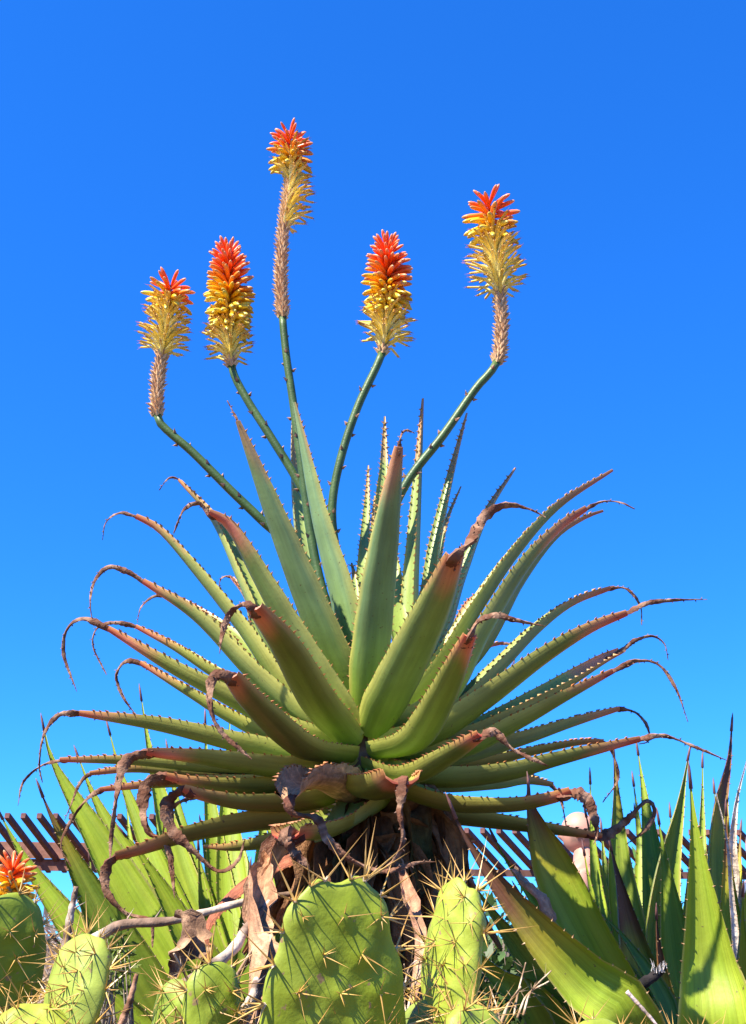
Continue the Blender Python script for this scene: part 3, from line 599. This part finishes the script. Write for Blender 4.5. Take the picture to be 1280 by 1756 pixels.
# ------------------------------------------------------------------ prickly pears
CL = []
for k in range(10):
    mb = MB(); n = random.choice([3, 5, 6, 7])
    for j in range(n):
        a = 2 * math.pi * j / n + random.uniform(-.5, .5); sp = random.uniform(.15, 1.6)
        d = Vector((math.cos(a) * sp, math.sin(a) * sp, 1)); L = random.uniform(.016, .060) * (1.1 if j == 0 else .85)
        cone(mb, Vector((0, 0, -.001)), d, L, .0011, mixc((.72, .50, .14), (.50, .28, .08), random.random()), (.46, .24, .06), 4)
    for j in range(7):
        d = Vector((random.uniform(-1, 1), random.uniform(-1, 1), .8)); cone(mb, Vector((0, 0, -.0012)), d, random.uniform(.003, .006), .0016, (.55, .45, .36), (.60, .48, .34), 3)
    CL.append(mb.mesh('spine_cluster', M_SPINE, smooth=False))
def pad(plant, c, w, h, yaw, tilt=0.0, lean=0.0, thick=.030, tone=(0.221, 0.283, 0.022), spines=True, top=.6, dens=.034, wav=.02, rim=1.15):
    """obovate pad; c is its centre, yaw turns its face, lean rolls it in its own plane"""
    M = Matrix.Translation(c) @ Matrix.Rotation(yaw, 4, 'Z') @ Matrix.Rotation(tilt, 4, 'X') @ Matrix.Rotation(lean, 4, 'Y')
    k1 = random.uniform(0, 6)
    NA, NR = 72, 18
    def outline(a):
        s, cc = math.sin(a), math.cos(a)                        # a = pi/2 is the top
        x = math.copysign(abs(cc) ** .88, cc) * (1 + .20 * s * top - .10 * (s < -.3) * (abs(s) - .3)); z = math.copysign(abs(s) ** .92, s)
        r = 1 + wav * math.sin(5 * a + k1) + .6 * wav * math.sin(11 * a + 2 * k1)
        return x * w / 2 * r, z * h / 2 * r
    bow = random.uniform(-.03, .03)
    def shape(a, rr, sgn):
        x, z = outline(a); x *= rr; z *= rr
        y = sgn * thick / 2 * (1 - rr ** 3.2) ** .5 * (1 + .25 * math.cos(3 * a + k1) * rr * .4) + bow * (x * x + z * z) / .02 * .2 + .004 * math.sin(18 * x + k1) * math.cos(15 * z)
        return Vector((x, y, z))
    areo = []; sgrid = dens
    for j in range(-12, 13):
        for i in range(-12, 13):
            x = (i + .5 * (j % 2)) * sgrid + random.uniform(-.003, .003); z = j * sgrid * .8 + random.uniform(-.003, .003)
            a = math.atan2(z / h, x / w); ox, oz = outline(a); rr = math.hypot(x, z) / max(1e-6, math.hypot(ox, oz))
            if rr < .86:
                for sg in (-1, 1): areo.append((a, rr, sg))
    v, f, cs = [], [], []
    for sg in (-1, 1):
        for ir in range(NR + (1 if sg < 0 else 0)):
            rr = math.sin(math.pi / 2 * (ir / NR)) if ir else .0
            if sg < 0 or ir < NR:
                for ia in range(NA):
                    a = 2 * math.pi * ia / NA; p = shape(a, rr if ir else .02, sg)
                    for (aa, ra, sa) in areo:
                        if sa == sg:
                            q = shape(aa, ra, sg); dd = (q.x - p.x) ** 2 + (q.z - p.z) ** 2
                            if dd < .0014: p.y += sg * .0055 * math.exp(-dd / .00022)
                    v.append(M @ p); cs.append(mixc(tone, (.27, .32, .05), .35 * sstep(.85, 1, rr) + .25 * (.5 + .5 * math.sin(7 * p.x / w + 5 * p.z / h + k1))))
    off = (NR + 1) * NA
    for ir in range(NR):
        for ia in range(NA):
            b = (ia + 1) % NA; f.append((ir * NA + ia, ir * NA + b, (ir + 1) * NA + b, (ir + 1) * NA + ia))
    for ir in range(NR):
        for ia in range(NA):
            b = (ia + 1) % NA
            if ir < NR - 1: f.append((off + ir * NA + ia, off + (ir + 1) * NA + ia, off + (ir + 1) * NA + b, off + ir * NA + b))
            else: f.append((off + ir * NA + ia, NR * NA + ia, NR * NA + b, off + ir * NA + b))
    f.append(tuple(range(NA))[::-1]); f.append(tuple(off + k for k in range(NA)))
    mb = MB(); mb.add(v, f, cs); po = mb.obj('pad', M_PAD, plant, origin=c)
    if spines:
        def put(p, n, k=1.0):
            inst('spine_cluster', random.choice(CL), orient(M.to_3x3() @ n, M @ p, k * random.uniform(.85, 1.2), random.uniform(0, 6.3)), po)
        for (a, rr, sg) in areo:
            p = shape(a, rr, sg)
            if (M.to_3x3() @ Vector((0, sg, 0))).y < .45:
                put(p + Vector((0, sg * .003, 0)), Vector((random.uniform(-.3, .3), sg, random.uniform(-.2, .3))))
        n = int(math.pi * (w + h) / 2 / min(.034, dens * .8))
        for k in range(n):
            a = 2 * math.pi * (k + random.uniform(-.2, .2)) / n
            if -2.1 < a - (2 * math.pi if a > math.pi else 0) < -1.05: continue
            x, z = outline(a); put(Vector((x, 0, z)), Vector((x / w, random.uniform(-.25, .1), z / h)), rim)
    return po
def pad_px(plant, x, y, Y, wpx, hpx, yaw=0., **k):
    c = px(x, y, Y); s = (c - CAM).length / F_PX; kk = max(.3, math.cos(yaw)); return pad(plant, c, wpx * s / kk, hpx * s, yaw, **k)
def support(plant, x, Y, ztop, yaws, w=.18, h=.26):
    """lower pads, one on the next, down to the soil"""
    z = ztop; xx = px(x, 1756, Y).x; k = 0; gz = ground_z(xx, Y)
    while z > gz - .02:
        pad(plant, Vector((xx + random.uniform(-.01, .01), Y + .02 * (k % 2), z - h / 2 + .03)), w, h, yaws[k % len(yaws)], spines=(k == 0), dens=.045, tone=(0.184, 0.237, 0.044)); z -= h - .05; k += 1
c1 = px(560, 1700, 1.55)
pc = thing('prickly_pear', (c1.x, c1.y, ground_z(c1.x, c1.y)), 'prickly pear with a big broad pad and a narrow side-on pad beneath the large aloe', 'cactus')
pad_px(pc, 576, 1698, 1.55, 214, 345, yaw=.42, tilt=.14, tone=(0.216, 0.273, 0.013), top=-.75, dens=.056, wav=.045, rim=1.5)
support(pc, 575, 1.56, px(575, 1800, 1.55).z, [.3, -.4, .2])
pad_px(pc, 778, 1656, 1.62, 84, 262, yaw=-.75, tilt=-.12, lean=.08, wav=.04, rim=1.3, tone=(0.275, 0.329, 0.028), top=.2, dens=.036)
pad_px(pc, 812, 1778, 1.55, 90, 90, yaw=.5, tilt=-.3, tone=(0.238, 0.301, 0.031))
support(pc, 765, 1.62, px(765, 1755, 1.62).z, [-.5, .3, -.2])
c1 = px(345, 1740, 1.6)
pd = thing('prickly_pear', (c1.x, c1.y, ground_z(c1.x, c1.y)), 'small prickly pear with thin angled pads beside dry branches', 'cactus')
pad_px(pd, 362, 1735, 1.6, 80, 145, yaw=.55, lean=.12, tone=(0.221, 0.283, 0.018), dens=.036)
pad_px(pd, 300, 1742, 1.66, 62, 105, yaw=-.6, lean=.35, tone=(0.202, 0.273, 0.031), dens=.032)
support(pd, 345, 1.62, px(345, 1790, 1.6).z, [.3, -.4], w=.13)
c1 = px(135, 1740, 1.6)
pe = thing('prickly_pear', (c1.x, c1.y, ground_z(c1.x, c1.y)), 'prickly pear with a pale sunlit oval pad and a flat yellowish pad below', 'cactus')
pad_px(pe, 132, 1702, 1.62, 100, 172, yaw=-.42, tilt=-.22, tone=(0.275, 0.337, 0.048), dens=.030, top=.4)
pad_px(pe, 55, 1775, 1.58, 110, 90, yaw=.1, tilt=-.5, tone=(0.303, 0.337, 0.031), dens=.034)
support(pe, 130, 1.64, px(130, 1765, 1.62).z, [-.3, .4], w=.14)
c1 = px(5, 1700, 1.72)
pf = thing('prickly_pear', (c1.x, c1.y, ground_z(c1.x, c1.y)), 'prickly pear with a large pad painted a shaded deep green below the short orange spike', 'cactus')
pad_px(pf, -8, 1680, 1.74, 118, 250, yaw=.62, tilt=.20, tone=(0.184, 0.246, 0.013), dens=.042)  # darker tone paints the pad's shade into its colour
support(pf, 0, 1.75, px(0, 1775, 1.74).z, [.3, -.3])
c1 = px(1030, 1790, 1.8)
pg = thing('prickly_pear', (c1.x, c1.y, ground_z(c1.x, c1.y)), 'prickly pear whose rounded top just rises under the arching agave leaves', 'cactus')
pad_px(pg, 1035, 1822, 1.8, 110, 120, yaw=.2, tilt=-.2, tone=(0.257, 0.310, 0.025))
pad_px(pg, 1190, 1850, 1.85, 110, 120, yaw=-.3, tilt=-.2, tone=(0.257, 0.310, 0.025))
support(pg, 1050, 1.82, px(1050, 1840, 1.8).z, [.2, -.3])

# ------------------------------------------------------------------ dry branches and dead stems
def branch(name, pts, dep, r, label, cat='branch', c=(.50, .40, .31), c2=(.20, .13, .09), side=True, group=None):
    P3 = [px(x, y, d) for (x, y), d in zip(pts, dep)]
    P, L = spline(P3, 26); mb = MB(); k1 = random.uniform(0, 9)
    tube(mb, P, lambda u: r * (1.05 - .5 * u) * (1 + .08 * math.sin(u * 37 + k1)), lambda u: mixc(c2, c, sstep(-.4, .5, math.sin(u * 11 + k1))), n=8, jit=.1)
    if side:
        T = tangents(P)
        for k in range(6):
            i = random.randrange(4, 24); d = (Quaternion(T[i], random.uniform(0, 6.3)) @ T[i].orthogonal().normalized() + T[i] * .6)
            cone(mb, P[i], d, random.uniform(.01, .04), r * .3, c2, c, 4)
    return tag(mb.obj(name, M_BARK, None), label, cat, group)
branch('dry_branch', [(120, 1625), (165, 1608), (210, 1586), (300, 1578), (425, 1545), (520, 1530)], [2.2, 2.2, 2.2, 2.2, 2.25, 2.3], .0095, 'grey dry branch lying across the leaning agave leaves')
branch('dry_branch', [(300, 1700), (345, 1672), (400, 1628), (425, 1590), (470, 1540)], [1.95, 1.98, 2.0, 2.05, 2.1], .0115, 'thick pale broken branch rising behind the thin angled cactus pads')
branch('dry_branch', [(395, 1770), (430, 1715), (440, 1680)], [1.7, 1.7, 1.75], .008, 'short bleached branch beside the big cactus pad')
branch('dead_flower_stem', [(112, 1640), (118, 1590), (126, 1545), (131, 1520)], [2.1, 2.1, 2.1, 2.1], .0085, 'pale scaly dead flower stem standing above the sunlit pad', 'stem')
branch('charred_stem', [(1075, 1715), (1100, 1690), (1125, 1672), (1140, 1655)], [2.2, 2.2, 2.2, 2.2], .012, 'black charred stem with white bristles under the agave leaves', 'stem', c=(.03, .025, .025), c2=(.02, .018, .018), side=False)
br = MB(); e0 = px(1128, 1664, 2.19)
for k in range(26):
    d = Vector((random.uniform(-.5, .2), random.uniform(-.6, .2), random.uniform(.5, 1))); cone(br, e0 + Vector((random.uniform(-.012, .018), 0, random.uniform(-.006, .01))), d, random.uniform(.009, .014), .0009, (.55, .5, .48), (.75, .72, .7), 3)
bo = br.obj('bristles', M_SPINE, None, smooth=False); cs_o = [o for o in col.objects if o.name == 'charred_stem'][0]
bo.parent = cs_o; bo.location = WO[bo] - WO[cs_o]
branch('dead_straw', [(205, 1765), (222, 1720), (235, 1670)], [1.75, 1.75, 1.75], .006, 'brown dead straw pointing up beside the sunlit cactus pad', 'straw', c=(.36, .20, .13), c2=(.20, .10, .06), side=False)
branch('dead_straw', [(1075, 1700), (1120, 1750), (1150, 1790)], [2.05, 2.05, 2.05], .0035, 'thin pale straw sloping under the charred stem', 'straw', c=(.60, .45, .38), c2=(.45, .33, .26), side=False)
for k in range(22):
    ri = k % 4; x = random.uniform(*[(190, 470), (690, 745), (825, 900), (5, 110)][ri]); wh = ['beside the thin angled cactus pads', 'between the big broad pad and the narrow pad', 'between the narrow pad and the arching agave', 'around the deep green pad and the sunlit pad'][ri]; y = random.uniform(1640, 1770); d = random.uniform(1.75, 2.1); a = random.uniform(-1, 1)
    branch('dry_twig', [(x, y + 40), (x + 22 * a + random.uniform(-8, 8), y), (x + 60 * a, y - random.uniform(20, 60))], [d, d + .02, d + random.uniform(-.04, .06)], random.uniform(.0014, .0030), 'thin pale dry twig ' + wh, 'twig', c=(.56, .42, .28), c2=(.30, .19, .11), group='dry twigs ' + wh)
def dead_leaf(pts, dep, w, label, c=(.34, .17, .09)):
    P, L = spline([px(x, y, d) for (x, y), d in zip(pts, dep)], 22); k1 = random.uniform(0, 6)
    mb, mg = blade(P, Vector((1, .2, 0)), lambda u: w * math.sin(math.pi * (.12 + .85 * u)) * (1 + .25 * math.sin(17 * u + k1) + .15 * math.sin(41 * u)) + .004, lambda u: .003, lambda u: .75 + .3 * math.sin(8 * u + k1), lambda u, v, up: mixc(c, (.50, .30, .17), .35 + .4 * math.sin(u * 14 + v * 3 + k1)), Vector((0, -1, .2)), wob=.12, roll=lambda u: 1.0 * math.sin(3.5 * u + k1))
    return tag(mb.obj('dead_leaf', M_DRY, None, sharp=50), label, 'dead leaf')
dead_leaf([(470, 1470), (440, 1520), (428, 1600), (432, 1690), (420, 1770)], [2.2, 2.1, 2.05, 2.0, 1.95], .042, 'curled tan dead leaf hanging left of the big cactus pad')
dead_leaf([(520, 1440), (475, 1480), (455, 1560), (450, 1660), (440, 1760)], [2.25, 2.2, 2.15, 2.1, 2.05], .045, 'narrow twisted dead leaf hanging behind the big cactus pad', (.30, .16, .10))
dead_leaf([(690, 1480), (700, 1540), (715, 1610), (708, 1700), (712, 1770)], [2.2, 2.1, 2.05, 2.0, 1.95], .020, 'frayed reddish dead leaf hanging between the two cactus pads', (.34, .17, .10))
dead_leaf([(880, 1490), (900, 1520), (925, 1545), (930, 1590), (928, 1632)], [2.2, 2.18, 2.15, 2.15, 2.15], .017, 'small curled pinkish dead leaf resting on the brown-tipped agave', (.44, .24, .16))
dead_leaf([(300, 1570), (318, 1578), (312, 1620), (300, 1680)], [2.1, 2.1, 2.1, 2.1], .045, 'dark brown dead leaf folded over the grey dry branch', (.14, .075, .045))

# ------------------------------------------------------------------ shrubs behind
def shrub(name, c, rx, ry, rz, n, size, c0, label, pale=False, cat='shrub'):
    base = Vector((c.x, c.y, ground_z(c.x, c.y)))
    t = thing(name, base, label, cat)
    st = MB(); mb = MB()
    ends = []
    for k in range(26):
        a = random.uniform(0, 6.28); e = Vector((math.cos(a) * rx * random.uniform(.2, .9), math.sin(a) * ry * random.uniform(.2, .9), 0)) + Vector((c.x, c.y, c.z + random.uniform(-.5, .9) * rz)); ends.append(e)
        P, _ = spline([base, base.lerp(e, .5) + Vector((random.uniform(-.05, .05), 0, .06)), e], 7); tube(st, P, lambda u: .007 * (1.1 - u), (.30, .24, .18) if not pale else (.50, .43, .36), n=5)
    st.obj('stems', M_BARK, t, origin=base)
    for k in range(n):
        a, b, rr = random.uniform(0, 6.28), random.uniform(-1, 1), random.random() ** .4
        p = Vector((c.x + rx * rr * math.cos(a) * math.sqrt(1 - b * b), c.y + ry * rr * math.sin(a) * math.sqrt(1 - b * b), c.z + rz * rr * b * (1 + .25 * math.sin(a * 3))))
        d = Vector((random.uniform(-1, 1), random.uniform(-1, 1), random.uniform(-.3, 1))).normalized(); s = d.orthogonal().normalized(); s = Quaternion(d, random.uniform(0, 6)) @ s; L = size * random.uniform(.6, 1.3)
        w = L * (.22 if not pale else .05); cc = mixc(c0, tuple(x * 1.8 for x in c0), random.random())
        mb.add([p, p + d * L * .45 + s * w, p + d * L, p + d * L * .45 - s * w], [(0, 1, 2, 3)], cc)
    tag(mb.obj('foliage', M_FOLIAGE, t, origin=base, recalc=False, smooth=False), kind='stuff')
shrub('leafy_shrub', px(1105, 1640, 3.6), .16, .2, .26, 900, .06, (.085, .16, .025), 'small bright green bush seen between the agave clumps')
shrub('leafy_shrub', px(930, 1790, 4.0), .7, .4, .42, 3500, .06, (.05, .09, .02), 'low bush added to darken the shaded gap behind the broad arching agave')  # this and the next three: dark foliage added as shade between the plants
shrub('leafy_shrub', px(700, 1740, 4.1), .5, .4, .36, 2600, .06, (.045, .08, .02), 'low bush added to darken the shaded gap behind the aloe trunk')
shrub('leafy_shrub', px(1250, 1800, 4.2), .7, .4, .45, 3000, .06, (.05, .085, .02), 'low bush added to darken the shaded gap behind the bleached dead leaf')
shrub('leafy_shrub', px(400, 1800, 4.3), .8, .4, .5, 3500, .06, (.05, .09, .02), 'low bush added to darken the shaded gap behind the leaning sword leaves')
shrub('dry_shrub', px(150, 1680, 3.8), .32, .25, .20, 1500, .09, (.34, .26, .20), 'tangled pale dry shrub behind the sunlit cactus pad', True)
shrub('dry_shrub', px(30, 1720, 4.2), .45, .25, .22, 1800, .09, (.26, .20, .16), 'brown dry shrub beyond the deep green cactus pad', True)
shrub('leafy_shrub', px(190, 1650, 2.6), .06, .06, .07, 260, .022, (.10, .14, .02), 'sparse yellowish weed at the foot of the leaning agave', cat='weed')

# ------------------------------------------------------------------ slatted pergolas
def slat(parent, a, b, w, h, name='rafter', c=(.135, .062, .052)):
    d = (b - a); t = d.normalized(); s = t.cross(Vector((0, 0, 1))).normalized(); n = s.cross(t); mb = MB()
    box(mb, (a + b) / 2, d / 2, s * (w / 2), n * (h / 2), c); o = mb.obj(name, M_WOOD, parent, smooth=False, origin=a); return o
def pergola(x0, n, step, tipy, endx, endy, dn, df, beams, label, posts, xr):
    b = px(x0 + n * step / 2, 1600, df); b.z = 0
    t = thing('pergola', b, label, 'pergola')
    for k in range(n):
        x = x0 + k * step; slat(t, px(x, tipy + .18 * k * (step / 27), dn), px(x + endx, endy, df), .06, .065)
    for (y, hh, dd, cc) in beams:
        slat(t, px(xr[0], y, dd), px(xr[1], y + 8, dd), .05, hh, 'beam', cc)
    for (x, y) in posts:
        p = px(x, y, df); mb = MB(); box(mb, Vector((p.x, p.y + .12, p.z / 2)), Vector((.06, 0, 0)), Vector((0, .06, 0)), Vector((0, 0, p.z / 2)), (.12, .06, .05)); mb.obj('post', M_WOOD, t, smooth=False)
pergola(-180, 17, 27.5, 1397, 72, 1493, 14.3, 16.2, [(1454, .21, 15.75, (.26, .125, .085)), (1479, .15, 15.80, (.20, .09, .065))], 'dark red-brown slatted pergola behind the leaning agave', [(-170, 1485), (300, 1490)], (-200, 330))
pergola(800, 19, 27.5, 1424, 66, 1496, 14.6, 16.4, [(1496, .09, 16.1, (.12, .06, .05))], 'dark slatted pergola behind the person and the upright agaves', [(790, 1490), (1020, 1490), (1350, 1490)], (770, 1390))

# ------------------------------------------------------------------ people beyond the plants
def person(px_head, dist, yaw, skin, shirt, trouser, label, arm_up=False, bald=True, shirtless=False):
    h = px(*px_head, dist); foot = Vector((h.x, h.y, ground_z(h.x, h.y)))
    t = thing('person', foot, label, 'person')
    H = (h.z - foot.z) / .935                                          # standing height
    Rz = Matrix.Rotation(yaw, 3, 'Z')
    def W(x, y, z): return foot + Rz @ Vector((x * H, y * H, z * H))
    # body: skin-modifier figure, +y is where the person looks
    J = {'pel': (0, 0, .53, .085), 'wai': (0, .005, .61, .078), 'che': (0, .0, .72, .092), 'shc': (0, -.005, .80, .07), 'nek': (0, .0, .855, .034), 'hed': (0, .012, .90, .036)}
    E = [('pel', 'wai'), ('wai', 'che'), ('che', 'shc'), ('shc', 'nek'), ('nek', 'hed')]
    for s, q in ((-1, 'l'), (1, 'r')):
        J['sh' + q] = (s * .105, -.005, .80, .042); J['el' + q] = (s * .14, .0, .63, .027); J['wr' + q] = (s * .145, .06, .49, .018); J['ha' + q] = (s * .143, .075, .445, .02)
        J['hi' + q] = (s * .052, 0, .50, .058); J['kn' + q] = (s * .055, .01, .275, .036); J['an' + q] = (s * .058, -.005, .045, .023); J['to' + q] = (s * .065, .09, .018, .02)
        E += [('shc', 'sh' + q), ('sh' + q, 'el' + q), ('el' + q, 'wr' + q), ('wr' + q, 'ha' + q), ('pel', 'hi' + q), ('hi' + q, 'kn' + q), ('kn' + q, 'an' + q), ('an' + q, 'to' + q)]
        for fi in range(5):
            ox = (fi - 2) * .007 if fi < 4 else 0; ln = [.04, .047, .05, .044, .03][fi]
            J[f'f{fi}{q}'] = (s * .143 + ox, .083 + (.02 if fi == 4 else .0), .435, .0058); J[f'g{fi}{q}'] = (s * .143 + ox, .092 + (.03 if fi == 4 else .004 * fi), .435 - ln * .8, .0045)
            E += [('ha' + q, f'f{fi}{q}'), (f'f{fi}{q}', f'g{fi}{q}')]
    ks = list(J); m = bpy.data.meshes.new('body'); m.from_pydata([tuple(W(*J[k][:3]) - foot) for k in ks], [(ks.index(a), ks.index(b)) for a, b in E], [])
    o = bpy.data.objects.new('body', m); col.objects.link(o); o.parent = t
    md = o.modifiers.new('skin', 'SKIN')
    for i, k in enumerate(ks): m.skin_vertices[0].data[i].radius = (J[k][3] * H * (1.25 if k in ('che', 'wai', 'pel') else 1), J[k][3] * H); m.skin_vertices[0].data[i].use_root = (k == 'pel')
    o.modifiers.new('sub', 'SUBSURF').levels = 2; o.modifiers['sub'].render_levels = 2
    dg = bpy.context.evaluated_depsgraph_get(); dg.update(); me = bpy.data.meshes.new_from_object(o.evaluated_get(dg)); o.modifiers.clear(); o.data = me; me.name = 'body'
    a = me.color_attributes.new('Col', 'FLOAT_COLOR', 'POINT')
    for i, v in enumerate(me.vertices):
        z = v.co.z / H; lx = abs((Rz.transposed() @ v.co).x) / H
        c = skin
        if z < .53 and lx < .115: c = trouser
        if z < .03: c = (.05, .04, .04)
        if not shirtless and .51 < z < .83 and (lx < .118 or z > .70): c = shirt
        a.data[i].color = (*c, 1)
    me.polygons.foreach_set('use_smooth', [True] * len(me.polygons)); me.materials.clear(); me.materials.append(M_SKIN)
    # head: shaped ball with brow, nose, mouth, chin
    hb_ = MB(); NU, NV = 28, 22; v, f, cs = [], [], []; hs = .062 * H
    for j in range(NV + 1):
        ph = math.pi * j / NV; zz = math.cos(ph)
        for i in range(NU):
            th = 2 * math.pi * i / NU; x, y = math.sin(ph) * math.sin(th), math.sin(ph) * math.cos(th)
            q = Vector((x * .80, y * 1.0, zz * 1.12))
            if zz < 0: q.x *= 1 - .28 * zz * zz; q.y *= 1 - .10 * abs(zz); q.y += .10 * abs(zz)
            fr = max(0, y)
            nose = math.exp(-((x / .13) ** 2 + ((zz + .16) / .14) ** 2)) * fr; q.y += .26 * nose
            q.y -= .09 * fr * (math.exp(-(((abs(x) - .33) / .16) ** 2 + ((zz - .03) / .11) ** 2)))
            q.y += .07 * fr * math.exp(-((zz - .20) / .10) ** 2 - (x / .5) ** 2) + .06 * fr * math.exp(-((zz + .50) / .07) ** 2 - (x / .25) ** 2) - .04 * fr * math.exp(-((zz + .42) / .03) ** 2 - (x / .25) ** 2)
            c = skin
            if fr > .3 and abs(zz + .45) < .06 and abs(x) < .28: c = mixc(skin, (.5, .12, .10), .6)
            if fr > .3 and abs(zz - .03) < .05 and abs(abs(x) - .33) < .10: c = (.05, .035, .03)
            if bald and y < .25 and -.5 < zz < .25 + .3 * y: c = mixc(skin, (.16, .12, .10), .55)
            if not bald and (zz > .35 or (y < .1 and zz > -.35)): c = (.10, .07, .05); q *= 1.06
            v.append(W(0, .014, .935) + Rz @ (q * hs)); cs.append(c)
    for j in range(NV):
        for i in range(NU): f.append((j * NU + i, j * NU + (i + 1) % NU, (j + 1) * NU + (i + 1) % NU, (j + 1) * NU + i))
    hb_.add(v, f, cs)
    for s in (-1, 1):
        e = W(0, .014, .935) + Rz @ Vector((s * .80 * hs, -.05 * hs, -.10 * hs)); P = [e + Rz @ Vector((s * .02 * k, -.02 * hs * k, 0)) for k in (0, .05, .1)]
        ev = [e + Rz @ Vector((s * (.10 + .05 * math.cos(an)) * hs, (.16 * math.cos(an) - .05) * hs, .26 * math.sin(an) * hs)) for an in [2 * math.pi * k / 10 for k in range(10)]]
        hb_.add([e - Rz @ Vector((s * .06 * hs, 0, 0))] + ev + [e + Rz @ Vector((s * .10 * hs, -.03 * hs, 0))], [(0, 1 + k, 1 + (k + 1) % 10) for k in range(10)] + [(11, 1 + (k + 1) % 10, 1 + k) for k in range(10)], skin)
    hd = hb_.obj('head', M_SKIN, t)
    return t
person((1000, 1428), 6.6, R(68), (.50, .25, .17), (.55, .36, .30), (.10, .11, .14), 'bald person glimpsed between the agave leaves, bare shouldered, facing left', shirtless=True)
person((1312, 1456), 6.2, R(120), (.55, .30, .20), (.10, .12, .18), (.12, .12, .14), 'person in a dark grey top at the frame edge behind the agaves', bald=False)
print('LEAVES', NLEAF, 'OBJECTS', len(col.objects))
